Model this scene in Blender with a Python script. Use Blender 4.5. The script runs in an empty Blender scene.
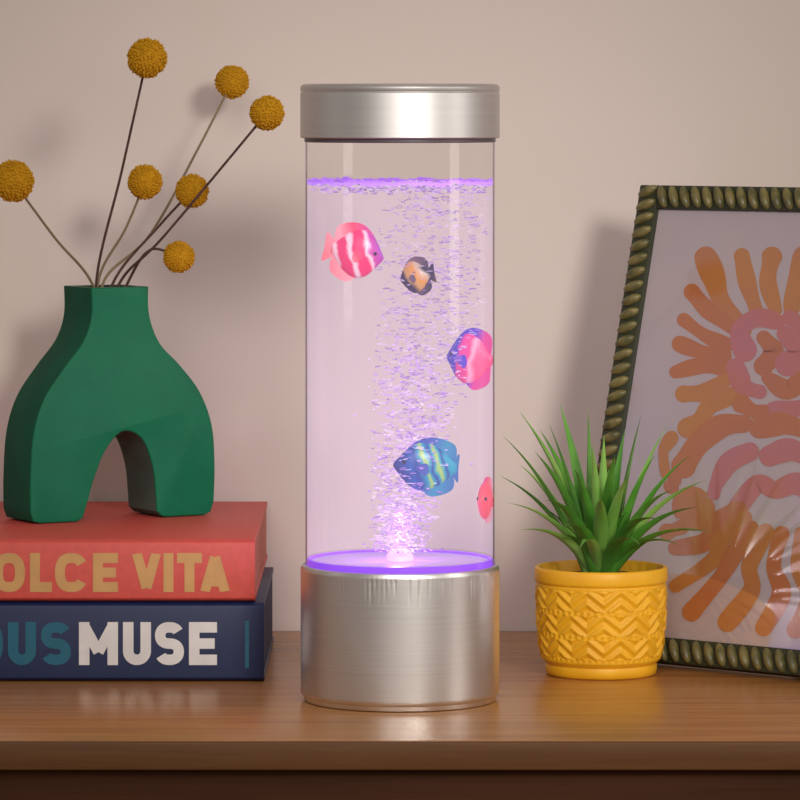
import bpy, bmesh, math, random
from mathutils import Vector, Matrix, noise
random.seed(7)
S = bpy.context.scene
COL = S.collection
S.view_settings.view_transform = 'Standard'
F = 4508.0; D = 2.3; CH = 0.306
PI = math.pi

def P(x, y, z):
    return Vector(((x-400)*z/F, z-D, CH-(y-100)*z/F))

# ---------------------------------------------------------------- materials
def mat(name, col, rough=0.5, metal=0.0, col2=None, nscale=40, stretch=(1,1,1), bump=0.0, detail=4, spec=0.5, ramp=(0.35,0.65), emis=None, estr=0, coat=0, aniso=0, sub=0):
    m = bpy.data.materials.new(name); m.use_nodes = True
    nt = m.node_tree; N = nt.nodes; L = nt.links
    b = N['Principled BSDF']
    b.inputs['Roughness'].default_value = rough
    b.inputs['Metallic'].default_value = metal
    b.inputs['Specular IOR Level'].default_value = spec
    b.inputs['Coat Weight'].default_value = coat
    if col2 is None: col2 = tuple(c*0.88 for c in col)
    tc = N.new('ShaderNodeTexCoord'); mp = N.new('ShaderNodeMapping')
    mp.inputs['Scale'].default_value = stretch
    L.new(tc.outputs['Object'], mp.inputs['Vector'])
    no = N.new('ShaderNodeTexNoise'); no.inputs['Scale'].default_value = nscale; no.inputs['Detail'].default_value = detail
    L.new(mp.outputs[0], no.inputs['Vector'])
    r = N.new('ShaderNodeValToRGB')
    r.color_ramp.elements[0].position = ramp[0]; r.color_ramp.elements[0].color = (*col2, 1)
    r.color_ramp.elements[1].position = ramp[1]; r.color_ramp.elements[1].color = (*col, 1)
    L.new(no.outputs['Fac'], r.inputs[0]); L.new(r.outputs[0], b.inputs['Base Color'])
    if bump:
        bp = N.new('ShaderNodeBump'); bp.inputs['Strength'].default_value = bump; bp.inputs['Distance'].default_value = 0.001
        L.new(no.outputs['Fac'], bp.inputs['Height']); L.new(bp.outputs[0], b.inputs['Normal'])
    if emis:
        b.inputs['Emission Color'].default_value = (*emis, 1); b.inputs['Emission Strength'].default_value = estr
    return m

def wood(name, c1, c2, rough, spec=.5):
    m = bpy.data.materials.new(name); m.use_nodes = True
    nt = m.node_tree; N = nt.nodes; L = nt.links; b = N['Principled BSDF']
    b.inputs['Specular IOR Level'].default_value = spec
    tc = N.new('ShaderNodeTexCoord'); mp = N.new('ShaderNodeMapping'); mp.inputs['Scale'].default_value = (1.2, 22, 22)
    L.new(tc.outputs['Object'], mp.inputs['Vector'])
    n1 = N.new('ShaderNodeTexNoise'); n1.inputs['Scale'].default_value = 5; n1.inputs['Detail'].default_value = 8; n1.inputs['Distortion'].default_value = .6
    L.new(mp.outputs[0], n1.inputs['Vector'])
    mp2 = N.new('ShaderNodeMapping'); mp2.inputs['Scale'].default_value = (6, 260, 260)
    L.new(tc.outputs['Object'], mp2.inputs['Vector'])
    n2 = N.new('ShaderNodeTexNoise'); n2.inputs['Scale'].default_value = 4; n2.inputs['Detail'].default_value = 3
    L.new(mp2.outputs[0], n2.inputs['Vector'])
    mx = N.new('ShaderNodeMath'); mx.operation = 'MULTIPLY_ADD'; mx.inputs[1].default_value = .3
    ad = N.new('ShaderNodeMath'); ad.operation = 'MULTIPLY'; ad.inputs[1].default_value = .7
    L.new(n1.outputs['Fac'], ad.inputs[0]); L.new(n2.outputs['Fac'], mx.inputs[0]); L.new(ad.outputs[0], mx.inputs[2])
    r = N.new('ShaderNodeValToRGB')
    r.color_ramp.elements[0].position = .36; r.color_ramp.elements[0].color = (*c2, 1)
    r.color_ramp.elements[1].position = .62; r.color_ramp.elements[1].color = (*c1, 1)
    L.new(mx.outputs[0], r.inputs[0]); L.new(r.outputs[0], b.inputs['Base Color'])
    b.inputs['Roughness'].default_value = rough
    bp = N.new('ShaderNodeBump'); bp.inputs['Strength'].default_value = .06; bp.inputs['Distance'].default_value = .001
    L.new(n2.outputs['Fac'], bp.inputs['Height']); L.new(bp.outputs[0], b.inputs['Normal'])
    return m

def brushed(name, col, rough, streak=False):
    m = bpy.data.materials.new(name); m.use_nodes = True
    nt = m.node_tree; N = nt.nodes; L = nt.links; b = N['Principled BSDF']
    b.inputs['Metallic'].default_value = 1
    tc = N.new('ShaderNodeTexCoord'); mp = N.new('ShaderNodeMapping'); mp.inputs['Scale'].default_value = (4, 4, 900)
    L.new(tc.outputs['Object'], mp.inputs['Vector'])
    no = N.new('ShaderNodeTexNoise'); no.inputs['Scale'].default_value = 2; no.inputs['Detail'].default_value = 3
    L.new(mp.outputs[0], no.inputs['Vector'])
    mr = N.new('ShaderNodeMapRange'); mr.inputs['To Min'].default_value = rough-.04; mr.inputs['To Max'].default_value = rough+.04
    L.new(no.outputs['Fac'], mr.inputs['Value']); L.new(mr.outputs[0], b.inputs['Roughness'])
    r = N.new('ShaderNodeValToRGB')
    r.color_ramp.elements[0].position = .3; r.color_ramp.elements[0].color = (*[c*.93 for c in col], 1)
    r.color_ramp.elements[1].position = .7; r.color_ramp.elements[1].color = (*col, 1)
    L.new(no.outputs['Fac'], r.inputs[0]); L.new(r.outputs[0], b.inputs['Base Color'])
    bp = N.new('ShaderNodeBump'); bp.inputs['Strength'].default_value = .035; bp.inputs['Distance'].default_value = .0005
    L.new(no.outputs['Fac'], bp.inputs['Height']); L.new(bp.outputs[0], b.inputs['Normal'])
    return m

M = {}
M['wall'] = mat('wall_paint', (.70,.61,.555), .9, col2=(.685,.595,.54), nscale=3, bump=.02)
M['floor'] = wood('floor_wood', (.3,.2,.13), (.2,.12,.08), .5)
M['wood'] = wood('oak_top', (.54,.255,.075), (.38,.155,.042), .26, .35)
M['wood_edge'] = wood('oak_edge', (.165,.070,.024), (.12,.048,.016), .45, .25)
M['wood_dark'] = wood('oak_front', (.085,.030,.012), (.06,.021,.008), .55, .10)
M['metal'] = brushed('brushed_aluminium', (.84,.81,.79), .37)
M['metal_cap'] = brushed('satin_aluminium', (.74,.72,.71), .47)
M['metal_dark'] = mat('dark_seal', (.10,.07,.09), .4)
M['green'] = mat('green_glaze', (.001,.155,.070), .42, col2=(.001,.140,.064), nscale=60, bump=.02, spec=.28)
M['vase_in'] = mat('vase_inside', (.03,.05,.04), .9)
M['vase_arch_lit'] = mat('grey_lit_arch', (.085,.12,.10), .8, col2=(.065,.095,.08), nscale=60, spec=.2)  # inner arch greyed in colour to imitate how light falls there
M['vase_side'] = mat('shaded_side', (.006,.095,.052), .7, col2=(.005,.080,.045), nscale=60, spec=.2)  # same glaze darkened, shade of the side faces painted into the colour
M['mustard'] = mat('mustard_florets', (.68,.36,.012), .9, col2=(.40,.18,.006), nscale=500, spec=.2)
M['stem'] = mat('dry_stem', (.12,.06,.045), .7, col2=(.07,.035,.03), nscale=120)
M['stem_pale'] = mat('pale_dry_stem', (.25,.18,.10), .7, nscale=120)
M['coral'] = mat('coral_cloth', (.68,.088,.064), .5, col2=(.62,.077,.056), nscale=300, bump=.05)
M['navy'] = mat('navy_cloth', (.004,.018,.085), .5, col2=(.004,.014,.07), nscale=300, bump=.05)
M['pages_coral'] = mat('coral_page_edges', (.60,.20,.16), .85, nscale=8, stretch=(1,1,200), col2=(.50,.15,.12))
M['pages_navy'] = mat('navy_page_edges', (.03,.04,.10), .85, nscale=8, stretch=(1,1,200), col2=(.02,.028,.07))
M['gold_ink'] = mat('gold_ink', (.66,.37,.13), .6, nscale=60)
M['white_ink'] = mat('cream_ink', (.84,.82,.80), .5, nscale=60)
M['teal_ink'] = mat('teal_ink', (.006,.13,.21), .5, nscale=60)
M['yellow'] = mat('yellow_glaze', (.93,.50,.02), .42, col2=(.86,.44,.016), nscale=60, spec=.4)
M['soil'] = mat('dark_moss', (.05,.05,.02), .95, col2=(.02,.02,.01), nscale=300, bump=.5)
M['leaf'] = mat('aloe_leaf', (.12,.36,.04), .40, col2=(.05,.21,.022), nscale=30)
M['leaf_light'] = mat('light_aloe_leaf', (.32,.58,.12), .40, col2=(.16,.42,.06), nscale=30)
M['frame_dark'] = mat('frame_green', (.035,.04,.018), .55, nscale=100)
M['frame_bead'] = mat('frame_olive_bead', (.22,.18,.06), .38, col2=(.09,.085,.03), nscale=150)
M['print'] = mat('print_paper', (.60,.50,.51), .6, col2=(.56,.47,.53), nscale=12)
M['ink_orange'] = mat('print_orange', (.60,.19,.05), .6, col2=(.54,.17,.09), nscale=18)
M['ink_gold'] = mat('print_gold', (.60,.24,.05), .6, col2=(.56,.19,.08), nscale=18)
M['ink_pink'] = mat('print_pink', (.62,.18,.14), .6, col2=(.57,.19,.24), nscale=18)
M['back'] = mat('backing_board', (.10,.07,.05), .9)
M['eye'] = mat('fish_eye', (.01,.01,.012), .2)

def shader_mat(name):
    m = bpy.data.materials.new(name); m.use_nodes = True
    nt = m.node_tree; nt.nodes.clear()
    o = nt.nodes.new('ShaderNodeOutputMaterial')
    return m, nt.nodes, nt.links, o
# clear acrylic
m, N, L, o = shader_mat('clear_acrylic'); M['acrylic'] = m
tr = N.new('ShaderNodeBsdfTransparent')
tcr = N.new('ShaderNodeValToRGB'); tcr.color_ramp.elements[0].color = (.99,.985,.992,1); tcr.color_ramp.elements[0].position = .78
tcr.color_ramp.elements[1].color = (.38,.26,.50,1); tcr.color_ramp.elements[1].position = .96
no = N.new('ShaderNodeTexNoise'); no.inputs['Scale'].default_value = 6
lw2 = N.new('ShaderNodeLayerWeight'); lw2.inputs['Blend'].default_value = .5
L.new(lw2.outputs['Facing'], tcr.inputs[0]); L.new(tcr.outputs[0], tr.inputs[0])
gl = N.new('ShaderNodeBsdfGlossy')
mr = N.new('ShaderNodeMapRange'); mr.inputs['To Min'].default_value = .05; mr.inputs['To Max'].default_value = .08; L.new(no.outputs[0], mr.inputs[0]); L.new(mr.outputs[0], gl.inputs['Roughness'])
pw = N.new('ShaderNodeMath'); pw.operation = 'POWER'; pw.inputs[1].default_value = 5; L.new(lw2.outputs['Facing'], pw.inputs[0])
ml = N.new('ShaderNodeMath'); ml.operation = 'MULTIPLY_ADD'; ml.inputs[1].default_value = .30; ml.inputs[2].default_value = .04; L.new(pw.outputs[0], ml.inputs[0])
mx = N.new('ShaderNodeMixShader'); L.new(ml.outputs[0], mx.inputs[0]); L.new(tr.outputs[0], mx.inputs[1]); L.new(gl.outputs[0], mx.inputs[2]); L.new(mx.outputs[0], o.inputs[0])
# picture glass
m, N, L, o = shader_mat('picture_glass'); M['glass'] = m
tr = N.new('ShaderNodeBsdfTransparent'); gl = N.new('ShaderNodeBsdfGlossy')
no = N.new('ShaderNodeTexNoise'); no.inputs['Scale'].default_value = 8
mr = N.new('ShaderNodeMapRange'); mr.inputs['To Min'].default_value = .05; mr.inputs['To Max'].default_value = .09; L.new(no.outputs[0], mr.inputs[0]); L.new(mr.outputs[0], gl.inputs['Roughness'])
mx = N.new('ShaderNodeMixShader'); mx.inputs[0].default_value = .20; L.new(tr.outputs[0], mx.inputs[1]); L.new(gl.outputs[0], mx.inputs[2]); L.new(mx.outputs[0], o.inputs[0])
# water, violet lamp light painted in as emission, stronger towards the bottom
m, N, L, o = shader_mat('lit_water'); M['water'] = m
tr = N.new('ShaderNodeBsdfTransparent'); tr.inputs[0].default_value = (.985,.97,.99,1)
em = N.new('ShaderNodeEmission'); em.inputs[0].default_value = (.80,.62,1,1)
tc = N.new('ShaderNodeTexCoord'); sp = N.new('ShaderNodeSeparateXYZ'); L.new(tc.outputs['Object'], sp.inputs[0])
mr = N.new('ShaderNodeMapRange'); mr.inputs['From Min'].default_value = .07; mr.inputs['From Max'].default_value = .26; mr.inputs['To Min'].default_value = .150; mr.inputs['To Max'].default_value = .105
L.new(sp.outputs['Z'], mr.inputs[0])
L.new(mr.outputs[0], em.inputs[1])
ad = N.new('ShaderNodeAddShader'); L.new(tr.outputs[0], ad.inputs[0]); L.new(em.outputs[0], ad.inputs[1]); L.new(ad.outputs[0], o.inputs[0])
# bubbles, lamp light painted in as violet emission, brighter lower down
m, N, L, o = shader_mat('bubble_rim'); M['bubble'] = m
df = N.new('ShaderNodeBsdfGlossy'); df.inputs[0].default_value = (.9,.85,1,1); df.inputs[1].default_value = .25
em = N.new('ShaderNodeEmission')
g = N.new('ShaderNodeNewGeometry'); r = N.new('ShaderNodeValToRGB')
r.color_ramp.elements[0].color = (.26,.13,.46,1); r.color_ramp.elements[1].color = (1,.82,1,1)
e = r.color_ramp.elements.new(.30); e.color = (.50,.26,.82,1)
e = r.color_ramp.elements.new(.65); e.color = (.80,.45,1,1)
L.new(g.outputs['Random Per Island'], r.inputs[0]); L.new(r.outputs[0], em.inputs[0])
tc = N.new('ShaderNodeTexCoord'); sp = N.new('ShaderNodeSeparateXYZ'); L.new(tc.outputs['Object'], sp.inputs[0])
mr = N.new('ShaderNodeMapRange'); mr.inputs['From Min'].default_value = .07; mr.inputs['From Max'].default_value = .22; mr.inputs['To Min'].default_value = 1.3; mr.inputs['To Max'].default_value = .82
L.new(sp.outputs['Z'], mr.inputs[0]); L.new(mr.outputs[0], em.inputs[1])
m1 = N.new('ShaderNodeMixShader'); m1.inputs[0].default_value = .85
L.new(df.outputs[0], m1.inputs[1]); L.new(em.outputs[0], m1.inputs[2])
trb = N.new('ShaderNodeBsdfTransparent'); m2 = N.new('ShaderNodeMixShader'); m2.inputs[0].default_value = .72
L.new(trb.outputs[0], m2.inputs[1]); L.new(m1.outputs[0], m2.inputs[2]); L.new(m2.outputs[0], o.inputs[0])

M['glow'] = mat('violet_glow', (.3,.1,.8), .4, emis=(.28,.07,.95), estr=.6)
M['glow_floor'] = mat('lilac_floor', (.45,.36,.50), .4, emis=(.60,.36,.95), estr=.22)
M['glow_soft'] = mat('violet_waterline', (.5,.3,.9), .3, emis=(.42,.12,1), estr=.65)  # lamp light caught at the water's edge, painted as emission
M['nozzle'] = mat('pink_nozzle', (.8,.4,.7), .3, emis=(1,.45,.70), estr=.9)

def fishmat(name, stops, angle=0.0, scale=1.0, emit=.22):
    m = bpy.data.materials.new(name); m.use_nodes = True
    nt = m.node_tree; N = nt.nodes; L = nt.links; b = N['Principled BSDF']
    tc = N.new('ShaderNodeTexCoord'); mp = N.new('ShaderNodeMapping'); mp.vector_type = 'POINT'
    mp.inputs['Location'].default_value = (.5,0,.0); mp.inputs['Scale'].default_value = (1/.036, 1, 1/.036)
    mp.inputs['Rotation'].default_value = (0, angle, 0)
    L.new(tc.outputs['Object'], mp.inputs[0])
    no = N.new('ShaderNodeTexNoise'); no.inputs['Scale'].default_value = 150; L.new(tc.outputs['Object'], no.inputs[0])
    sp = N.new('ShaderNodeSeparateXYZ'); L.new(mp.outputs[0], sp.inputs[0])
    ma = N.new('ShaderNodeMath'); ma.operation = 'MULTIPLY_ADD'; ma.inputs[1].default_value = .14
    L.new(no.outputs[0], ma.inputs[0]); L.new(sp.outputs['X'], ma.inputs[2])
    sb = N.new('ShaderNodeMath'); sb.operation = 'SUBTRACT'; sb.inputs[1].default_value = .07; L.new(ma.outputs[0], sb.inputs[0])
    r = N.new('ShaderNodeValToRGB'); cr = r.color_ramp
    while len(cr.elements) < len(stops): cr.elements.new(.5)
    for e, (p, c) in zip(cr.elements, stops): e.position = p; e.color = (*c, 1)
    L.new(sb.outputs[0], r.inputs[0]); L.new(r.outputs[0], b.inputs['Base Color'])
    b.inputs['Roughness'].default_value = .3
    L.new(r.outputs[0], b.inputs['Emission Color']); b.inputs['Emission Strength'].default_value = emit  # added self-glow keeps the fish colours vivid
    return m

# ---------------------------------------------------------------- helpers
def obj(name, bm, m, parent=None, smooth=True, ang=None):
    me = bpy.data.meshes.new(name); bm.normal_update(); bm.to_mesh(me); bm.free()
    for mm in (m if isinstance(m, (list, tuple)) else [m]): me.materials.append(mm)
    o = bpy.data.objects.new(name, me); COL.objects.link(o)
    if parent: o.parent = parent
    if smooth:
        for p in me.polygons: p.use_smooth = True
        me.set_sharp_from_angle(angle=ang or math.radians(35))
    return o
def thing(name, label, cat, loc=(0,0,0), rot=None, group=None):
    o = bpy.data.objects.new(name, None); o.empty_display_size = .02; COL.objects.link(o); o.location = loc
    if rot: o.rotation_euler = rot
    tag(o, label, cat, group); return o
def tag(o, label, cat, group=None, kind=None):
    o['label'] = label; o['category'] = cat
    if group: o['group'] = group
    if kind: o['kind'] = kind
def box(bm, a, b, mi=0):
    r = bmesh.ops.create_cube(bm, size=1)
    c = [(a[i]+b[i])/2 for i in range(3)]; s = [abs(b[i]-a[i]) for i in range(3)]
    for v in r['verts']: v.co = Vector((v.co.x*s[0]+c[0], v.co.y*s[1]+c[1], v.co.z*s[2]+c[2]))
    for f in {f for v in r['verts'] for f in v.link_faces}: f.material_index = mi
    return r['verts']
def bevel(bm, w, seg=2, ang=30):
    es = [e for e in bm.edges if len(e.link_faces) == 2 and e.calc_face_angle(0) > math.radians(ang)]
    bmesh.ops.bevel(bm, geom=es, offset=w, segments=seg, profile=.5, affect='EDGES')
def lathe(bm, prof, seg=96, rf=None):
    rings = []
    for (r, z) in prof:
        if r < 1e-6: rings.append([bm.verts.new((0,0,z))]); continue
        rings.append([bm.verts.new(((rf(r,z,2*PI*i/seg) if rf else r)*math.cos(2*PI*i/seg), (rf(r,z,2*PI*i/seg) if rf else r)*math.sin(2*PI*i/seg), z)) for i in range(seg)])
    for a, b in zip(rings, rings[1:]):
        for i in range(seg):
            j = (i+1) % seg
            if len(a) == 1 and len(b) == 1: continue
            if len(a) == 1: bm.faces.new((a[0], b[j], b[i]))
            elif len(b) == 1: bm.faces.new((a[i], a[j], b[0]))
            else: bm.faces.new((a[i], a[j], b[j], b[i]))
def tube(bm, pts, rad, seg=8):
    rings = []; n = len(pts)
    for i, p in enumerate(pts):
        t = (pts[min(i+1,n-1)]-pts[max(i-1,0)]).normalized()
        a = t.cross(Vector((0,1,0.01))).normalized(); b = t.cross(a)
        r = rad(i/(n-1)) if callable(rad) else rad
        rings.append([bm.verts.new(p+a*r*math.cos(2*PI*k/seg)+b*r*math.sin(2*PI*k/seg)) for k in range(seg)])
    for a, b in zip(rings, rings[1:]):
        for k in range(seg): bm.faces.new((a[k], a[(k+1)%seg], b[(k+1)%seg], b[k]))
    bm.faces.new(rings[0][::-1]); bm.faces.new(rings[-1])
def catmull(pts, n=12, closed=False):
    out = []; k = len(pts)
    rng = range(k) if closed else range(k-1)
    for i in rng:
        g = (lambda j: pts[j % k]) if closed else (lambda j: pts[max(0, min(k-1, j))])
        p0, p1, p2, p3 = Vector(g(i-1)), Vector(g(i)), Vector(g(i+1)), Vector(g(i+2))
        for s in range(n):
            t = s/n
            out.append(.5*((2*p1)+(p2-p0)*t+(2*p0-5*p1+4*p2-p3)*t*t+(3*p1-p0-3*p2+p3)*t**3))
    if not closed: out.append(Vector(pts[-1]))
    return out

# ---------------------------------------------------------------- setting
WY = 2.60-D
bm = bmesh.new(); box(bm, (-2.2, WY, -.75), (2.2, WY+.1, 1.6))
o = obj('wall_back', bm, M['wall'], smooth=False); o['kind'] = 'structure'
bm = bmesh.new(); box(bm, (-2.2, -3.2, -.80), (2.2, WY, -.75))
o = obj('floor', bm, M['floor'], smooth=False); o['kind'] = 'structure'

sb = thing('sideboard', 'warm oak sideboard top that carries the lamp, books, pot and picture', 'sideboard', (0, .07, -.75))
def sbb(name, a, b, m, bev):
    bm = bmesh.new(); box(bm, a, b); bevel(bm, bev, 3); return obj(name, bm, m, sb)
YF = 2.15-D-.07; YB = WY-.07-.001
sbb('tabletop', (-.75, YF+.0032, .736), (.75, YB, .75), M['wood'], .0006)
sbb('edge_band', (-.75, YF, .7362), (.75, YF+.0031, .7499), M['wood_edge'], .0010)
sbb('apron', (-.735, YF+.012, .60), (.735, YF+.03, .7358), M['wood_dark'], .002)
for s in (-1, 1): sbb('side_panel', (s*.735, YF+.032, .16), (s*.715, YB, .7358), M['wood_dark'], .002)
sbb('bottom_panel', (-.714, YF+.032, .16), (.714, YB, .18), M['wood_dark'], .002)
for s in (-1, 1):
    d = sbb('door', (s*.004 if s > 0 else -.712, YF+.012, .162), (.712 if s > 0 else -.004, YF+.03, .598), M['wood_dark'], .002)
for sx in (-1, 1):
    for y in (YF+.05, YB-.04): sbb('leg', (sx*.68-.018, y-.018, 0), (sx*.68+.018, y+.018, .1598), M['wood_dark'], .003)

# ---------------------------------------------------------------- bubble lamp
lamp = thing('bubble_lamp', 'tall clear cylinder bubble lamp with brushed silver base and cap', 'lamp', (0,0,0))
bm = bmesh.new(); R = .0507
rr_ = random.Random(3); CELL = 130
light_slit = [(rr_.random() < .6, rr_.uniform(.048, .0635), rr_.uniform(.25, .45), rr_.uniform(.3, 1)) for _ in range(CELL)]
def light_groove(r, z, a):  # shallow grooves shaped to imitate slashes of light and reflection on the base
    if r < .05 or z < .044 or z > .068: return r
    c = a/(2*PI)*CELL; i = int(c) % CELL; f = c-int(c); on, lo, wd, dp = light_slit[i]
    if not on: return r
    e = max(0, min(1, (z-lo)/.008))*max(0, min(1, (.0672-z)/.0015))
    return r - .00022*dp*e*max(0, 1-abs(f-.5)/wd*1.0)
prof = [(0,0),(.047,0),(.0488,.0006),(.0492,.0028),(.0502,.0034),(R,.0046)]+[(R,.0046+(.0675-.0046)*i/60) for i in range(1,61)]+[(.0500,.0690),(.0488,.0694),(.0486,.0688),(0,.0688)]
lathe(bm, prof, 960, light_groove)
obj('base', bm, M['metal'], lamp)
bm = bmesh.new(); lathe(bm, [(.0457,.0689),(.0473,.0689),(.0473,.0718),(.0469,.0723),(.0461,.0723),(.0457,.0718)], 128)
disc = obj('glow_ring', bm, M['glow'], lamp); disc['label'] = 'violet glowing ring at the foot of the tube'
bm = bmesh.new(); lathe(bm, [(0,.0689),(.0456,.0689),(.0456,.0710),(0,.0710)], 128)
obj('light_disc', bm, M['glow_floor'], lamp)
bm = bmesh.new(); lathe(bm, [(0,.0711),(.007,.0711),(.0065,.0742),(.004,.0770),(0,.0780)], 32)
obj('air_nozzle', bm, M['nozzle'], lamp)
bm = bmesh.new(); lathe(bm, [(.0482,.0690),(.0482,.2885)], 128)
obj('tube', bm, M['acrylic'], lamp)['label'] = 'clear acrylic tube'
ZW = .2645
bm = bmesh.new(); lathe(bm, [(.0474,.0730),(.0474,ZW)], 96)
w = obj('water', bm, M['water'], None); tag(w, 'clear water filling the lamp tube, with violet lamp light painted in', 'water', kind='stuff')
bm = bmesh.new(); seg = 240; rings = []
for i in range(seg):
    a = 2*PI*i/seg; ns = noise.noise(Vector((math.cos(a)*6, math.sin(a)*6, 1)))
    zz = ZW + ns*.0012; h = .0007+.0026*abs(noise.noise(Vector((math.cos(a)*14, math.sin(a)*14, 4))))
    rr = .0473
    rings.append([bm.verts.new((r*math.cos(a), r*math.sin(a), z)) for r, z in ((rr,zz-h),(rr,zz+h*.7),(rr-.0015,zz+h*.4),(rr-.003,zz),(rr-.0015,zz-h*.5))])
for i in range(seg):
    a, b = rings[i], rings[(i+1)%seg]
    for k in range(5): bm.faces.new((a[k], b[k], b[(k+1)%5], a[(k+1)%5]))
obj('waterline', bm, M['glow_soft'], w)
bm = bmesh.new()
lathe(bm, [(0,.2870),(.0494,.2870),(.0498,.2866),(.0503,.2866),(.0509,.2872),(.0509,.3095),(.0505,.3100),(.0505,.3104),(.0509,.3110),(.0509,.3126),(.0500,.3138),(.048,.3142),(0,.3142)], 160)
cap = obj('cap', bm, M['metal_cap'], lamp)
bm = bmesh.new(); lathe(bm, [(.0484,.2845),(.0488,.2848),(.0488,.2869),(.0484,.2869)], 128)
obj('seal_ring', bm, M['metal_dark'], lamp)

# bubbles: thin rims plus fine specks
tmp = bmesh.new(); bmesh.ops.create_icosphere(tmp, subdivisions=1, radius=1)
tv = [v.co.copy() for v in tmp.verts]; tmp.verts.index_update(); tf = [[v.index for v in f.verts] for f in tmp.faces]; tmp.free()
verts = []; faces = []
def blob(c, sx, sy, sz, tilt=0):
    base = len(verts); ct, st = math.cos(tilt), math.sin(tilt)
    for v in tv:
        x, y, z = v.x*sx, v.y*sy, v.z*sz
        verts.append((c[0]+x*ct-z*st, c[1]+y, c[2]+x*st+z*ct))
    for f in tf: faces.append([base+k for k in f])
def ring(c, R_, r_, tilt, tilt2, sq=1):
    base = len(verts); mm = Matrix.Rotation(tilt,3,'Y') @ Matrix.Rotation(tilt2,3,'X'); A=12; B=4
    for i in range(A):
        a = 2*PI*i/A
        for k in range(B):
            q = 2*PI*k/B; p = mm @ Vector(((R_+r_*math.cos(q))*math.cos(a), (R_+r_*math.cos(q))*math.sin(a)*sq, r_*math.sin(q)))
            verts.append((c[0]+p.x, c[1]+p.y, c[2]+p.z))
    for i in range(A):
        for k in range(B):
            faces.append([base+i*B+k, base+((i+1)%A)*B+k, base+((i+1)%A)*B+(k+1)%B, base+i*B+(k+1)%B])
cnt = 0
while cnt < 3100:
    t = random.random()**1.15
    z = .077+t*(ZW-.079)
    cx = (0 + 46*t**1.1)/1960; sg = .0066+.0150*min(1, t*1.15)
    x = random.gauss(cx, sg); y = random.gauss(0, .014)
    if abs(x-cx) > .015+.018*t: continue
    if x*x+y*y > .0450**2: continue
    k = random.random()
    if random.random() < .55:
        R_ = .0006+.0014*k*k
        ring((x,y,z), R_*random.uniform(1,1.3), .00013+.00004*k, random.gauss(0,.14), random.gauss(0,.22))
    else:
        s = .00025+.00035*k*k
        blob((x, y, z), s*random.uniform(1.2,2.6), s, s*random.uniform(.45,.75), random.gauss(0,.2))
    cnt += 1
for i in range(800):
    t = random.random()**2.4; z = .076+t*.11
    a = random.uniform(0,2*PI); r = abs(random.gauss(0,.0080+.007*t)); x = r*math.cos(a)+.000+.010*t; y = r*math.sin(a)
    s = random.uniform(.0003,.0007); blob((x,y,z), s*1.5, s, s*.8)
for i in range(420):
    a = random.uniform(0, 2*PI); r = .045*math.sqrt(random.random())
    if random.random() < .5: ring((r*math.cos(a), r*math.sin(a), ZW-.0012+random.uniform(-.005,.0012)), .0012, .00017, 0, random.gauss(0,.25))
    else: blob((r*math.cos(a), r*math.sin(a), ZW-.0010+random.uniform(-.004,.001)), .0010, .0010, .0005)
me = bpy.data.meshes.new('air_bubbles'); me.from_pydata(verts, [], faces); me.materials.append(M['bubble'])
for p in me.polygons: p.use_smooth = True
o = bpy.data.objects.new('air_bubbles', me); COL.objects.link(o)
tag(o, 'swarm of small air bubbles rising through the lamp water', 'bubbles', kind='stuff')

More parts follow.
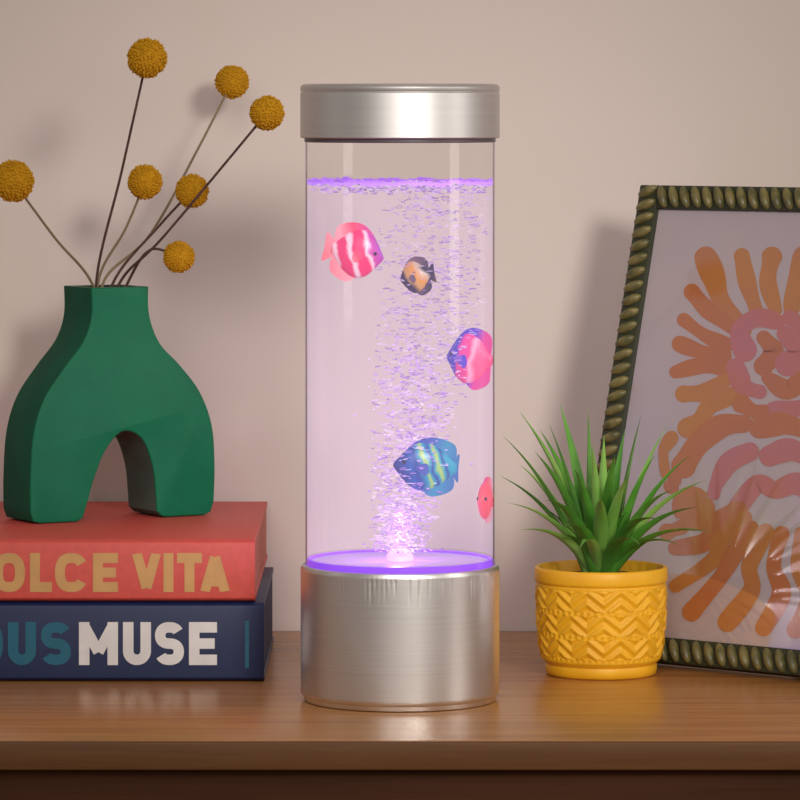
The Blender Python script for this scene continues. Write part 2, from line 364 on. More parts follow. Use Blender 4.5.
def make_fish(label, bodym, finm, px, py, depth, length, height, flip=False, rz=0, ry=0, tail=1.0, fins=1.0):
    t = thing('toy_fish', label, 'toy fish', P(px, py, D+depth), (0, ry, rz + (PI if flip else 0)), 'plastic fish floating in the lamp')
    Lb = length*.80; x0 = -length*.5+length*.2
    bm = bmesh.new(); n = 22; seg = 20; rings = []
    prof = [(0,.20),(.06,.28),(.15,.50),(.3,.82),(.45,.98),(.6,1.0),(.74,.84),(.86,.52),(.94,.26),(1,.06)]
    def h(u):
        for (a, ha), (b, hb) in zip(prof, prof[1:]):
            if u <= b:
                k = (u-a)/(b-a); k = k*k*(3-2*k)*.5+k*.5; return ha+(hb-ha)*k
        return .05
    for i in range(n+1):
        u = i/n; hh = h(u)*height*.5; tt = hh*.34+.0003
        rings.append([bm.verts.new((x0+u*Lb, tt*math.cos(2*PI*k/seg), hh*math.sin(2*PI*k/seg))) for k in range(seg)])
    for a, b in zip(rings, rings[1:]):
        for k in range(seg): bm.faces.new((a[k], b[k], b[(k+1)%seg], a[(k+1)%seg]))
    bm.faces.new(rings[0]); bm.faces.new(rings[-1][::-1])
    bmesh.ops.recalc_face_normals(bm, faces=bm.faces)
    body = obj('body', bm, bodym, t, ang=PI)
    for s in (-1, 1):
        bm = bmesh.new(); bmesh.ops.create_uvsphere(bm, u_segments=12, v_segments=8, radius=.0010)
        e = obj('eye', bm, M['eye'], body); e.location = (x0+Lb*.84, s*.0024*height/.026, height*.07)
    def fin(name, pts, th=.0004, mtl=finm, off=0):
        bm = bmesh.new(); pts = [(p[0], p[1]) for p in pts]
        a = [bm.verts.new((x, off-th, z)) for x, z in pts]; b = [bm.verts.new((x, off+th, z)) for x, z in pts]
        bm.faces.new(a); bm.faces.new(b[::-1])
        for i in range(len(pts)): j = (i+1) % len(pts); bm.faces.new((a[j], a[i], b[i], b[j]))
        bmesh.ops.recalc_face_normals(bm, faces=bm.faces)
        return obj(name, bm, mtl, t, smooth=False)
    xt = x0+Lb*.08; hl = height; tl = length*tail; fh = .5+(.10*fins)
    fin('tail_fin', catmull([(xt,.13*hl),(xt-tl*.08,.20*hl),(xt-tl*.22,.29*hl),(xt-tl*.21,.0),(xt-tl*.22,-.29*hl),(xt-tl*.08,-.20*hl),(xt,-.13*hl)], 4, True))
    fin('dorsal_fin', catmull([(x0+Lb*.75,.38*hl),(x0+Lb*.55,(fh-.02)*hl),(x0+Lb*.3,fh*hl),(x0+Lb*.04,(fh-.14)*hl),(x0+Lb*.06,.16*hl),(x0+Lb*.4,.35*hl)], 4, True))
    fin('anal_fin', catmull([(x0+Lb*.58,-.42*hl),(x0+Lb*.42,-fh*hl),(x0+Lb*.22,-(fh-.03)*hl),(x0+Lb*.04,-(fh-.18)*hl),(x0+Lb*.08,-.15*hl),(x0+Lb*.4,-.35*hl)], 4, True))
    for s in (-1, 1):
        fin('pectoral_fin', catmull([(x0+Lb*.66,-.02*hl),(x0+Lb*.50,.08*hl),(x0+Lb*.44,-.08*hl),(x0+Lb*.52,-.18*hl)], 4, True), off=s*height*.175)
    return t
pk=(.85,.02,.14); wh=(.9,.66,.74); orr=(.85,.12,.03)
fA = fishmat('pink_banded_fish', [(0,orr),(.20,(.85,.08,.08)),(.30,wh),(.34,pk),(.46,pk),(.50,wh),(.54,wh),(.58,pk),(.72,pk),(.76,wh),(.80,(.6,.05,.35)),(1,(.25,.05,.5))], .45)
fAf = fishmat('pink_fin', [(0,(.85,.1,.12)),(.4,(.9,.35,.4)),(.6,(.85,.06,.12)),(1,(.5,.05,.4))], .4)
fB = fishmat('orange_black_fish', [(0,(.7,.25,.02)),(.2,(.02,.02,.04)),(.36,(.02,.02,.04)),(.41,(.6,.45,.35)),(.5,(.75,.32,.04)),(.60,(.65,.36,.12)),(.66,(.02,.02,.05)),(1,(.02,.03,.08))], -.5, emit=.10)
fBf = fishmat('dark_fin', [(0,(.7,.36,.06)),(.3,(.02,.02,.05)),(.7,(.25,.15,.2)),(1,(.05,.05,.12))], .3, emit=.08)
fC = fishmat('pink_blue_fish', [(0,(.9,.05,.2)),(.42,(.95,.10,.25)),(.50,(.95,.45,.6)),(.56,(.9,.06,.25)),(.68,(.85,.06,.35)),(.75,(.04,.05,.55)),(1,(.1,.08,.5))], .2)
fCf = fishmat('pink_violet_fin', [(0,(.8,.06,.25)),(.42,(.75,.05,.3)),(.55,(.10,.06,.6)),(1,(.06,.04,.5))], .2)
bl=(.0,.05,.30); ye=(.40,.60,.06); te=(.0,.32,.46)
fD = fishmat('blue_banded_fish', [(0,bl),(.22,te),(.30,te),(.34,bl),(.38,te),(.43,ye),(.47,te),(.51,bl),(.56,te),(.60,ye),(.64,te),(.72,bl),(.80,(.0,.10,.40)),(1,(.01,.03,.22))], -.3, emit=.25)
fDf = fishmat('blue_fin', [(0,(.01,.06,.36)),(.4,(.0,.26,.44)),(.6,(.03,.09,.42)),(1,(.02,.04,.35))], .2, emit=.2)
fE = fishmat('coral_fish', [(0,(.85,.12,.08)),(.5,(.9,.16,.1)),(.55,wh),(.6,(.85,.06,.08)),(1,(.8,.06,.1))], .2)
make_fish('pink fish with white bands, highest in the lamp, on its left', fA, fAf, 351, 252, -.010, .034, .0250, rz=-.15, ry=.20, tail=.8)
make_fish('smallest fish, black and orange, beside the pink banded one', fB, fBf, 419, 276, -.012, .0205, .0165, flip=True, rz=-.3, ry=.2, tail=.8)
make_fish('pink fish with blue nose pressed to the right tube wall', fC, fCf, 475, 359, .0, .0340, .0260, flip=True, rz=-.58, ry=-.05, tail=.20)
make_fish('blue fish with yellow bands low in the lamp', fD, fDf, 433, 467, -.014, .0405, .0245, flip=True, rz=.1, ry=-.06, tail=.40)
make_fish('coral red fish mostly out of sight at the lower right tube edge', fE, fAf, 487.5, 500, .002, .026, .0195, flip=True, rz=1.25, tail=.3)

# ---------------------------------------------------------------- books
ZB = 2.371; yf = ZB-D
def strokes_for(ch, w, h, t):
    a = t/2; X0, X1, Y0, Y1 = a, w-a, a, h-a; cx, cy = w/2, h/2
    def arc(cx, cy, rx, ry, d0, d1, n=20, e=.78):
        out = []
        for i in range(n+1):
            q = math.radians(d0+(d1-d0)*i/n); c, s = math.cos(q), math.sin(q)
            out.append((cx+rx*math.copysign(abs(c)**e, c), cy+ry*math.copysign(abs(s)**e, s)))
        return out
    rx, ry = (X1-X0)/2, (Y1-Y0)/2
    if ch == 'O': return [arc(cx, cy, rx, ry, 0, 360, 40)]
    if ch == 'C': return [arc(cx, cy, rx, ry, 32, 328, 32)]
    if ch == 'D': return [[(X0, 0), (X0, h)], [(X0, Y1)]+arc(X0+rx*.5, cy, rx*1.5, ry, 90, -90, 24)+[(X0, Y0)]]
    if ch == 'L': return [[(X0, 0), (X0, h)], [(0, Y0), (w, Y0)]]
    if ch == 'E': return [[(X0, 0), (X0, h)], [(0, Y0), (w, Y0)], [(0, cy), (w*.92, cy)], [(0, Y1), (w, Y1)]]
    if ch == 'V': return [[(X0, h), (cx, a*.8)], [(cx, a*.8), (X1, h)]]
    if ch == 'A': return [[(X0, 0), (cx, h-a*.8)], [(cx, h-a*.8), (X1, 0)], [(w*.28, h*.27), (w*.72, h*.27)]]
    if ch == 'I': return [[(cx, 0), (cx, h)]]
    if ch == 'T': return [[(cx, 0), (cx, h)], [(0, Y1), (w, Y1)]]
    if ch == 'M': return [[(X0, 0), (X0, h)], [(X1, 0), (X1, h)], [(X0, h-a*.7), (cx, h*.30)], [(cx, h*.30), (X1, h-a*.7)]]
    if ch == 'U': return [[(X0, h)]+arc(cx, Y0+rx, rx, rx, 180, 360, 20, 1)+[(X1, h)]]
    if ch == 'S':
        r2 = ry/2
        return [arc(cx, cy+r2, rx, r2, 25, 270, 22, .85)+arc(cx, cy-r2, rx, r2, 90, -155, 22, .85)[1:]]
def lettering(parent, name, spec, y0, y1, t, m, loc):
    bm = bmesh.new(); h = y1-y0
    def V(x, y): q = P(x, y1-y, ZB); return (q.x-loc[0], q.z-loc[2])
    yy = yf-loc[1]-.0003; lay = 0
    for ch, x0, x1 in spec:
        for st in strokes_for(ch, x1-x0, h, t):
            lay += 1; yl = yy-.00001*(lay%5)
            pts = [Vector(p) for p in st]; n = len(pts); Ls, Rs = [], []
            for i, p in enumerate(pts):
                tg = (pts[min(i+1,n-1)]-pts[max(i-1,0)]).normalized(); s = Vector((-tg.y, tg.x))*t/2
                for lst, q in ((Ls, p+s), (Rs, p-s)):
                    X, Z = V(x0+q.x, min(max(q.y, 0), h)); lst.append(bm.verts.new((X, yl, Z)))
            for i in range(n-1): bm.faces.new((Ls[i], Ls[i+1], Rs[i+1], Rs[i]))
    for f in bm.faces:
        f.normal_update()
        if f.normal.y > 0: f.normal_flip()
    return obj(name, bm, m, parent, smooth=False)
def book(label, xr, z0, z1, m, pm, yb, xl=-.37):
    loc = ((xl+xr)/2, (yf+yb)/2, z0)
    t = thing('book', label, 'book', loc, group='hardback books stacked under the vase')
    hx = (xr-xl)/2; hy = (yb-yf)/2; H = z1-z0; bt = .0028
    bm = bmesh.new()
    prof = [(hy,0),(-hy+.004,0),(-hy+.001,.0010),(-hy,.0020),(-hy,H-.0020),(-hy+.001,H-.0010),(-hy+.004,H),(hy,H),(hy,H-bt),(-hy+.006,H-bt),(-hy+.004,H-bt-.003),(-hy+.004,bt+.003),(-hy+.006,bt),(hy,bt)]
    va = [bm.verts.new((-hx,y,z)) for y,z in prof]; vb = [bm.verts.new((hx,y,z)) for y,z in prof]
    bm.faces.new(va); bm.faces.new(vb[::-1])
    for i in range(len(prof)): j=(i+1)%len(prof); bm.faces.new((va[j],va[i],vb[i],vb[j]))
    bmesh.ops.recalc_face_normals(bm, faces=bm.faces); bevel(bm, .0004, 2, 40)
    obj('cover', bm, m, t)
    bm = bmesh.new(); box(bm, (-hx+.0006,-hy+.0042,bt+.0001),(hx-.0006,hy-.0006,H-bt-.0001)); obj('page_block', bm, pm, t, smooth=False)
    return t, loc
zt0 = .0418; zt1 = .0750
t, l = book('navy blue hardback with cream and teal title, at the bottom of the stack', P(264,600,ZB).x, 0, zt0, M['navy'], M['pages_navy'], WY-.05)
lettering(t, 'title_lettering', [('M',79,118),('U',123,151),('S',155,184),('E',189,217)], 622, 665, 10.5, M['white_ink'], l)
lettering(t, 'title_lettering', [('O',-27,3),('U',8,36),('S',41,71)], 622, 665, 10.5, M['teal_ink'], l)['label'] = 'teal letters'
bm = bmesh.new(); a = P(245,668,ZB)-Vector(l); b = P(249,621,ZB)-Vector(l); box(bm,(a.x,a.y-.0006,a.z),(b.x,a.y+.0002,b.z)); obj('spine_mark', bm, M['teal_ink'], t, smooth=False)
t, l = book('coral red hardback with gold title, lying on the navy book', P(255,600,ZB).x, zt0+.0002, zt1, M['coral'], M['pages_coral'], WY-.006, -.365)
lettering(t, 'title_lettering', [('D',-42,-13),('O',-7,25),('L',30,52),('C',55,88),('E',93,118),('V',132,161),('I',164,173),('T',177,202),('A',200,230)], 553, 592, 10, M['gold_ink'], l)

# ---------------------------------------------------------------- vase
th = math.radians(30); dep = .036; sx = 1572.0; sy = 1817.0
left = [(93,289),(93,318),(85,343),(67,368),(48,398),(38,432),(35,475),(35,510),(38,519),(44,521)]
archl = [(79,521),(85,518),(90,500),(97,475),(108,449),(124,433)]
archr = [(142,442),(152,470),(155,498),(156,515),(161,520),(166,521)]
right = [(203,521),(209,518),(212,508),(213,470),(210,430),(198,396),(178,368),(159,346),(149,318),(148,289)]
def cv(l): return [Vector((x, y, 0)) for x, y in l]
p1 = catmull(cv(left[:8]), 5)+cv(left[8:]); p2 = cv(archl[:2])+catmull(cv(archl[1:]+archr[:4]), 5)[1:]+cv(archr[4:]); p3 = cv(right[:2])+catmull(cv(right[2:]), 5)
out = p1+p2+p3; ia, ib = len(p1)+1, len(p1)+len(p2)-2
pts = [((p.x-121)/sx, (521-p.y)/sy) for p in out]
ang = th
loc = (-.1535-math.sin(th)*dep/2, .180+math.cos(th)*dep/2, zt1+.0003)
vase = thing('vase', 'dark green ceramic arch vase with two feet, holding dried flowers', 'vase', loc, (0,0,ang))
bm = bmesh.new()
a = [bm.verts.new((x,-dep/2,z)) for x,z in pts]; b = [bm.verts.new((x,dep/2,z)) for x,z in pts]
fa = bm.faces.new(a); fb = bm.faces.new(b[::-1])
for i in range(len(pts)):
    j=(i+1)%len(pts); f = bm.faces.new((a[j],a[i],b[i],b[j]))
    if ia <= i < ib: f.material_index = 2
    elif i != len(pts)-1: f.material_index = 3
bmesh.ops.recalc_face_normals(bm, faces=bm.faces)
es = set(fa.edges) | set(fb.edges)
bmesh.ops.bevel(bm, geom=list(es), offset=.0011, segments=3, profile=.5, affect='EDGES')
body = obj('body', bm, [M['green'], M['vase_in'], M['vase_arch_lit'], M['vase_side']], vase, ang=math.radians(28))
bm = bmesh.new(); zt = (521-289)/sy; cxn = (120.5-121)/sx
box(bm, (cxn-.0140,-.0125,zt-.045),(cxn+.0140,.0125,zt+.01)); bevel(bm, .004, 3)
cut = obj('cut', bm, M['vase_in']); cut.location = (0,0,0)
body.parent = None
md = body.modifiers.new('b','BOOLEAN'); md.operation='DIFFERENCE'; md.object=cut; md.solver='EXACT'; md.material_mode='TRANSFER'
bpy.context.view_layer.update()
dg = bpy.context.evaluated_depsgraph_get(); nm = bpy.data.meshes.new_from_object(body.evaluated_get(dg))
body.modifiers.clear(); body.data = nm; body.parent = vase; bpy.data.objects.remove(cut)

# ---------------------------------------------------------------- dried flowers
bm = bmesh.new(); bmesh.ops.create_icosphere(bm, subdivisions=3, radius=.93)
nb = 420
for i in range(nb):
    zz = 1-2*(i+.5)/nb; rr = math.sqrt(1-zz*zz); ph = i*PI*(3-math.sqrt(5))
    d = Vector((rr*math.cos(ph), rr*math.sin(ph), zz))+Vector((random.gauss(0,.03),random.gauss(0,.03),random.gauss(0,.03))); d.normalize(); k = random.uniform(.90,1.0)
    mtx = Matrix.Translation(d*k) @ d.to_track_quat('Z','Y').to_matrix().to_4x4() @ Matrix.Diagonal((.075,.075,.09,1))
    bmesh.ops.create_icosphere(bm, subdivisions=1, radius=1, matrix=mtx)
hm = bpy.data.meshes.new('flower_head'); bm.to_mesh(hm); bm.free(); hm.materials.append(M['mustard'])
for p in hm.polygons: p.use_smooth = True
rotv = Matrix.Rotation(ang,4,'Z')
def mouth(lx, ly, dz): return Vector(loc)+rotv @ Vector((cxn+lx, ly, zt+dz))
FL = [ (147,58,20,2.41,(-.006,.0,0),[(122,170)],'stem','tallest mustard ball flower, on a straight dark stem'),
 (232,82,17,2.555,(.001,.006,0),[(150,235),(200,145)],'stem_pale','mustard ball flower second from the right, on a bowed pale stem'),
 (267,113,17.5,2.43,(.006,-.004,0),[(165,235)],'stem','rightmost mustard ball flower, on a long slanting stem'),
 (145,182,17.5,2.49,(-.001,.008,0),[(126,228)],'stem_pale','mustard ball flower in the middle, straight below the tallest'),
 (192,191,17,2.46,(.003,-.002,0),[(160,225)],'stem','mustard ball flower between the middle one and the lowest'),
 (179,257,16,2.45,(.010,-.006,0),[(150,250)],'stem','lowest mustard ball flower, on a short bent stem right of vase'),
 (13,181,21,2.43,(-.010,-.004,0),[(55,238)],'stem_pale','leftmost mustard ball flower, leaning away from the others')]
for (x,y,r,z,mo,mid,sm,lab) in FL:
    c = P(x,y,z); rad = r*z/F
    top = mouth(mo[0],mo[1],.001); bot = mouth(-mo[0]*.5, -mo[1]*.5, -.040)
    z_top = top.y+D
    pl = [bot, top]
    for i,(mx_,my_) in enumerate(mid):
        f=(i+1)/(len(mid)+1); pl.append(P(mx_,my_, z_top+(z-z_top)*f))
    pl.append(c)
    t = thing('dried_flower', lab, 'dried flower', bot, group='dried ball flowers in the green vase')
    path = [p-bot for p in catmull(pl, 10)]
    dirv = (path[-1]-path[-3]).normalized(); path[-1] = path[-1]-dirv*rad*.8
    bm = bmesh.new(); tube(bm, path, lambda u: .00085-.0002*u+(.0006*max(0,u-.95)/.05), 8)
    obj('stem', bm, M[sm], t)
    h = bpy.data.objects.new('flower_head', hm); COL.objects.link(h); h.parent = t; h.location = c-bot; h.scale = (rad*.98,)*3
    h.rotation_euler = (random.uniform(0,3), random.uniform(0,3), 0)

# ---------------------------------------------------------------- potted plant
pz = 2.405; pot_loc = Vector(((601-400)*pz/F, pz-D, 0))
plant = thing('potted_plant', 'spiky green aloe in a patterned yellow ceramic pot', 'potted plant', pot_loc)
PH = .0575
def tri(x): x = x-math.floor(x); return abs(2*x-1)
def rf(r, z, a):
    z0, z1 = .0090, .0475
    if z < z0 or z > z1 or r < .026: return r
    e = min(1, (z-z0)/.0012, (z1-z)/.0012)
    u = (z-z0)/(z1-z0)
    q = u*3; row = int(min(2, q)); f = q-row
    if f < .16 or f > .96:
        return r + e*.0005*(.4+.6*math.cos(a*60)) - .0003*e
    zig = f*2.0 + (1.1*tri(a*12/(2*PI)+.5*row))
    hgt = .5+.5*math.cos(2*PI*zig*1.0)
    return r + e*(.0013*hgt)-.0006*e
prof = [(0,.0),(.0280,.0),(.0294,.0008),(.0298,.003),(.0298,.0050),(.0294,.0060),(.0306,.0075)]
n = 110
for i in range(n+1):
    u = i/n; prof.append((.0318+.0028*(1-(1-u)**3), .0085+u*(.0485-.0085)))
prof += [(.0342,.0490),(.0352,.0497),(.0355,.051),(.0355,.0560),(.0350,.0572),(.0342,PH),(.0332,.0572),(.0328,.0555),(.0324,.045),(.0,.044)]
bm = bmesh.new(); lathe(bm, prof, 480, rf)
obj('pot', bm, M['yellow'], plant, ang=math.radians(60))['label'] = 'yellow ceramic pot with raised zigzag pattern'
bm = bmesh.new(); lathe(bm, [(.0323,.0452),(.0323,.0500),(.02,.0530),(0,.0545)], 48, lambda r,z,a: r+(0 if r > .03 else .001*math.sin(a*9)))
obj('moss', bm, M['soil'], plant)
def leaf(tip, w=.0030, droop=.0, light=False, br=.009):
    tipl = tip-pot_loc
    hv = Vector((tipl.x, tipl.y, 0)); az = hv.normalized() if hv.length > .004 else Vector((random.uniform(-1,1), -1, 0)).normalized()
    b0 = az*random.uniform(.002, br)+Vector((0,0,.0515))
    ctrl = b0+(tipl-b0)*.45+Vector((0,0,1))*(hv.length*.22+.004)-az*hv.length*.08
    bm = bmesh.new(); n=16; prev=None
    side = az.cross(Vector((0,0,1))).normalized()
    for i in range(n+1):
        u=i/n; p=(1-u)**2*b0+2*u*(1-u)*ctrl+u*u*tipl
        tg=(2*(1-u)*(ctrl-b0)+2*u*(tipl-ctrl)).normalized(); nr=side.cross(tg).normalized()
        ww = w*(1-u**1.8)*(.75+.6*u*(1-u)*2)+.0001; tk=ww*.30
        ring=[bm.verts.new(q) for q in (p+side*ww+nr*tk*.9, p+nr*tk*.1, p-side*ww+nr*tk*.9, p-side*ww*.55-nr*tk*.9, p-nr*tk*1.3, p+side*ww*.55-nr*tk*.9)]
        if prev:
            for k in range(6): bm.faces.new((prev[k],prev[(k+1)%6],ring[(k+1)%6],ring[k]))
        else: bm.faces.new(ring[::-1])
        prev=ring
    bm.faces.new(prev)
    bmesh.ops.recalc_face_normals(bm, faces=bm.faces)
    obj('leaf', bm, M['leaf_light'] if light else M['leaf'], plant, ang=math.radians(40))
tips = [(503,436,2.40),(520,412,2.425),(549,424,2.40),(500,476,2.41),(508,503,2.37),(535,452,2.37),(588,410,2.41),(604,436,2.38),(641,416,2.41),(625,430,2.43),(668,424,2.395),(560,405,2.44),
        (690,455,2.38),(706,480,2.375),(700,507,2.36),(712,533,2.345),(520,530,2.36),(655,455,2.37),(575,470,2.345),(630,475,2.34),(545,500,2.33),(680,545,2.345),(600,500,2.325),(660,520,2.32),(562,528,2.322),(520,465,2.43),(540,430,2.43),(615,455,2.35),(592,445,2.36),(672,490,2.35),(640,545,2.325),(580,548,2.325)]
for i,(x,y,z) in enumerate(tips):
    leaf(P(x,y,z), w=random.uniform(.0036,.0048), light=(i%3==1))
for i in range(20):
    az = random.uniform(PI*.85, PI*2.1); el = random.uniform(.5,1.35); Ln = random.uniform(.035,.058)
    d = Vector((math.cos(az)*math.cos(el), math.sin(az)*math.cos(el), math.sin(el)))
    leaf(pot_loc+Vector((0,0,.053))+d*Ln, w=random.uniform(.0032,.0042), light=(i%4==0))
for i in range(8):
    az = random.uniform(.2*PI, .85*PI); el = random.uniform(1.15,1.4)
    d = Vector((math.cos(az)*math.cos(el), math.sin(az)*math.cos(el), math.sin(el)))
    leaf(pot_loc+Vector((0,0,.053))+d*random.uniform(.04,.06), w=.0036)

# ---------------------------------------------------------------- picture frame
BL = Vector((.092, 2.469-D, 0)); u = Vector((.769,-.639,0)).normalized(); bdir = Vector((.639,.769,0)).normalized()
v = (bdir*.0659+Vector((0,0,.2554))); HT = v.length; v.normalize(); nn = u.cross(v).normalized()
W = .235; MW = .0135; TK = .012
org = BL+u*W/2+Vector((0,0,abs(nn.z)*TK+.0003))
MX = Matrix(((u.x,v.x,nn.x,org.x),(u.y,v.y,nn.y,org.y),(u.z,v.z,nn.z,org.z),(0,0,0,1)))
fr = thing('picture_frame', 'leaning framed abstract print in an olive beaded frame behind the plant', 'picture')
fr.matrix_world = MX
MI = MX.inverted()
def rail(x0,y0,x1,y1,name='frame_rail'):
    bm = bmesh.new(); box(bm,(x0,y0,-TK),(x1,y1,0)); bevel(bm,.0008,2)
    horiz = (x1-x0)>(y1-y0); Ln=(x1-x0) if horiz else (y1-y0); k=round(Ln/.0078); st=Ln/k
    for i in range(k):
        c = (i+.5)*st
        cx, cy = (x0+c,(y0+y1)/2) if horiz else ((x0+x1)/2,y0+c)
        angz = math.radians(24)
        m4 = Matrix.Translation((cx,cy,.0006)) @ Matrix.Rotation((angz if not horiz else PI/2+angz),4,'Z') @ Matrix.Diagonal((MW*.50,st*.36,.0032,1))
        r = bmesh.ops.create_uvsphere(bm,u_segments=14,v_segments=8,radius=1,matrix=m4)
        for f in {f for q in r['verts'] for f in q.link_faces}: f.material_index=1
    return obj(name,bm,[M['frame_dark'],M['frame_bead']],fr)
rail(-W/2,0,-W/2+MW,HT); rail(W/2-MW,0,W/2,HT)
rail(-W/2+MW,0,W/2-MW,MW); rail(-W/2+MW,HT-MW,W/2-MW,HT)
bm=bmesh.new(); box(bm,(-W/2+MW,MW,-.0040),(W/2-MW,HT-MW,-.0030))
pr = obj('print', bm, M['print'], fr, smooth=False); pr['label']='abstract print of rounded orange and coral petals on pale paper'
bm=bmesh.new(); vs=[bm.verts.new(q) for q in ((-W/2+MW,MW,-.0018),(W/2-MW,MW,-.0018),(W/2-MW,HT-MW,-.0018),(-W/2+MW,HT-MW,-.0018))]; bm.faces.new(vs)
obj('glass_pane', bm, M['glass'], fr, smooth=False)
bm=bmesh.new(); box(bm,(-W/2+MW,MW,-.0085),(W/2-MW,HT-MW,-.0045)); obj('backing_board',bm,M['back'],fr,smooth=False)
pt = MX @ Vector((0,.17,-TK-.001)); ft = Vector((pt.x,pt.y,0.001))+bdir*.012
if ft.y > WY-.01: ft.y = WY-.01
bm=bmesh.new(); mid=[MI@pt, MI@ft]; vs=[]
for p in mid:
    for a_,b_ in ((-.012,-.001),(.012,-.001),(.012,.001),(-.012,.001)): vs.append(bm.verts.new(p+Vector((a_,0,b_))))
bm.faces.new(vs[:4][::-1]); bm.faces.new(vs[4:])
for k in range(4): bm.faces.new((vs[k],vs[(k+1)%4],vs[4+(k+1)%4],vs[4+k]))
bmesh.ops.recalc_face_normals(bm,faces=bm.faces)
obj('easel_strut',bm,M['back'],fr,smooth=False)
cam_pos = Vector((0,-D,CH)); pl_o = MX @ Vector((0,0,-.0030))
def onpl(x,y):
    d=(P(x,y,2.4)-cam_pos); t=(pl_o-cam_pos).dot(nn)/d.dot(nn); return MI@(cam_pos+d*t)
lift=[0]
def stroke(bm, pts, w0, w1, mi):
    pts=[Vector((x,y,0)) for x,y in pts]; c=catmull(pts,7) if len(pts)>2 else [pts[0].lerp(pts[1],k/6) for k in range(7)]
    lift[0]+=1; h=.00008+.000012*lift[0]
    n=len(c); L_=[];R_=[]
    for i,p in enumerate(c):
        t=(c[min(i+1,n-1)]-c[max(i-1,0)]).normalized(); s=Vector((-t.y,t.x,0)); f=i/(n-1)
        w=(w0+(w1-w0)*f)/2*(1+.11*math.sin(f*8+lift[0]*1.7))
        L_.append(p+s*w); R_.append(p-s*w)
    w1h=(L_[-1]-R_[-1]).length/2; w0h=(L_[0]-R_[0]).length/2
    t=(c[-1]-c[-2]).normalized(); s=Vector((-t.y,t.x,0)); cap=[c[-1]+(s*math.cos(a)+t*math.sin(a))*w1h for a in [PI*k/8 for k in range(1,8)]]
    t=(c[0]-c[1]).normalized(); s=Vector((-t.y,t.x,0)); cap0=[c[0]+(s*math.cos(a)+t*math.sin(a))*w0h for a in [PI*k/8 for k in range(1,8)]]
    def mk(p):
        q=onpl(p.x,p.y)
        q.x=min(q.x,W/2-MW-.001)
        return bm.verts.new((q.x,q.y,-.0030+h))
    Lv=[mk(p) for p in L_]; Rv=[mk(p) for p in R_]
    for i in range(n-1):
        f=bm.faces.new((Lv[i],Lv[i+1],Rv[i+1],Rv[i])); f.material_index=mi
    f=bm.faces.new([Lv[-1]]+[mk(p) for p in cap]+[Rv[-1]]); f.material_index=mi
    f=bm.faces.new([Rv[0]]+[mk(p) for p in cap0]+[Lv[0]]); f.material_index=mi
bm=bmesh.new()
G,O,K=0,1,2
ST=[([(742,330),(722,302),(714,278),(706,258)],18,24,G),([(757,312),(748,285),(742,256)],15,18,G),([(776,310),(768,282),(772,257)],14,20,G),([(792,308),(795,283),(803,256)],16,18,G),
([(820,305),(818,280),(822,262)],14,20,G),
([(738,332),(716,316),(704,306),(692,292)],15,18,O),([(728,345),(706,336),(684,320)],15,13,O),([(724,356),(702,352),(680,344)],15,16,O),([(722,368),(700,366),(676,372)],16,15,O),([(726,380),(706,392),(684,394)],16,18,G),([(738,394),(712,404),(700,420),(688,428)],17,19,G),
([(745,350),(740,330),(758,318),(778,322)],22,16,K),([(790,318),(806,330),(812,350)],16,24,K),
([(736,368),(744,386),(760,392)],22,14,K),([(774,412),(800,408),(830,396)],20,16,K),([(742,404),(756,412),(764,410)],18,12,O),
([(764,338),(774,352),(764,366)],16,22,O),([(768,378),(788,390),(806,376)],14,26,O),([(785,334),(798,352),(788,364)],15,24,K),
([(820,436),(785,424),(760,428)],18,24,O),([(744,424),(722,426),(700,442),(684,466)],20,26,O),([(676,478),(672,486)],13,15,O),([(692,506),(696,511)],36,40,G),
([(816,464),(792,450),(770,456)],18,24,K),([(750,452),(730,462),(718,482),(714,494)],22,13,K),
([(830,508),(800,484),(776,490),(758,484),(738,508)],22,18,K),([(738,512),(716,522),(706,542),(676,548)],20,16,O),
([(744,518),(722,540),(714,560),(676,586)],18,15,G),([(752,528),(736,552),(722,576),(692,612)],16,18,O),([(766,532),(750,566),(752,590),(728,622)],16,19,G),([(782,534),(774,566),(782,594),(764,628)],15,19,O),([(802,534),(800,566),(810,596),(796,630)],16,19,G),
([(686,526),(668,532)],13,16,G),([(666,474),(664,452),(672,438)],9,14,G)]
for p,w0,w1,mi in ST: stroke(bm,p,w0,w1,mi)
for f in bm.faces:
    f.normal_update()
    if f.normal.z<0: f.normal_flip()
obj('petal_shapes',bm,[M['ink_gold'],M['ink_orange'],M['ink_pink']],pr,smooth=False)

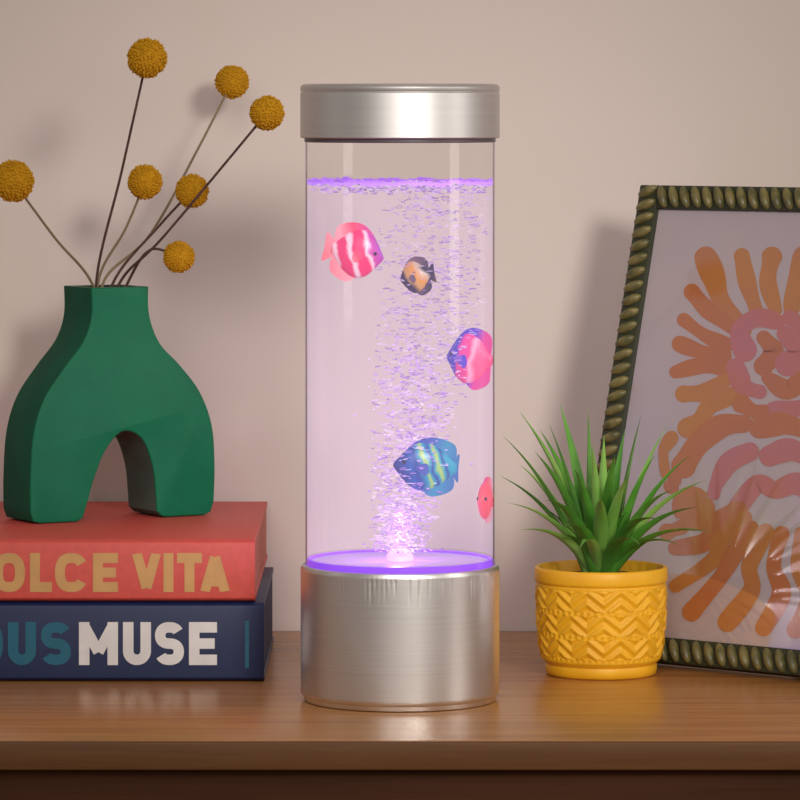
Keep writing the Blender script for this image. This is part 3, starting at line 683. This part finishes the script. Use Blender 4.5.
# ---------------------------------------------------------------- lights
def area(name, loc, target, size, energy, col, sizey=None):
    l=bpy.data.lights.new(name,'AREA'); l.energy=energy; l.color=col; l.size=size
    if sizey: l.shape='RECTANGLE'; l.size_y=sizey
    o=bpy.data.objects.new(name,l); COL.objects.link(o); o.location=loc
    o.rotation_euler=(Vector(target)-Vector(loc)).to_track_quat('-Z','Y').to_euler(); return o
l=bpy.data.lights.new('key_spot','SPOT'); l.energy=118; l.color=(1,.945,.875); l.shadow_soft_size=.22; l.spot_size=math.radians(18.5); l.spot_blend=1
o=bpy.data.objects.new('key_spot',l); COL.objects.link(o); o.location=(.62,-1.7,.72); o.rotation_euler=(Vector((.03,.15,.18))-o.location).to_track_quat('-Z','Y').to_euler()
area('soft_fill',(-.2,-2.0,.95),(0,.1,.15),.8,10.5,(1,.945,.90),1.0)  # added soft fill from the front, source unseen
area('right_fill',(1.3,-.5,.5),(0,.1,.12),.35,3.2,(1,.93,.88),.8)
# added point light off to the left, placed for a glare in the picture glass
pc = cam_pos; hit = MX @ onpl(757,580); dd=(hit-pc).normalized(); rdir = dd-2*dd.dot(nn)*nn
l=bpy.data.lights.new('glare_point','POINT'); l.energy=.35; l.color=(1,.95,.95); l.shadow_soft_size=.012
o=bpy.data.objects.new('glare_point',l); COL.objects.link(o); o.location=hit+rdir*1.25
l=bpy.data.lights.new('tube_lamp','POINT'); l.energy=.13; l.color=(.55,.20,1); l.shadow_soft_size=.003
o=bpy.data.objects.new('tube_lamp',l); COL.objects.link(o); o.location=(0,0,.084)
w=bpy.data.worlds.new('World'); S.world=w; w.use_nodes=True
w.node_tree.nodes['Background'].inputs[0].default_value=(1,.89,.82,1); w.node_tree.nodes['Background'].inputs[1].default_value=.26

cd=bpy.data.cameras.new('Camera'); cam=bpy.data.objects.new('Camera',cd); COL.objects.link(cam)
cam.location=(0,-D,CH); cam.rotation_euler=(PI/2,0,0); cd.sensor_width=36; cd.lens=F/800*36; cd.shift_y=-300/800; cd.clip_start=.05
S.camera=cam
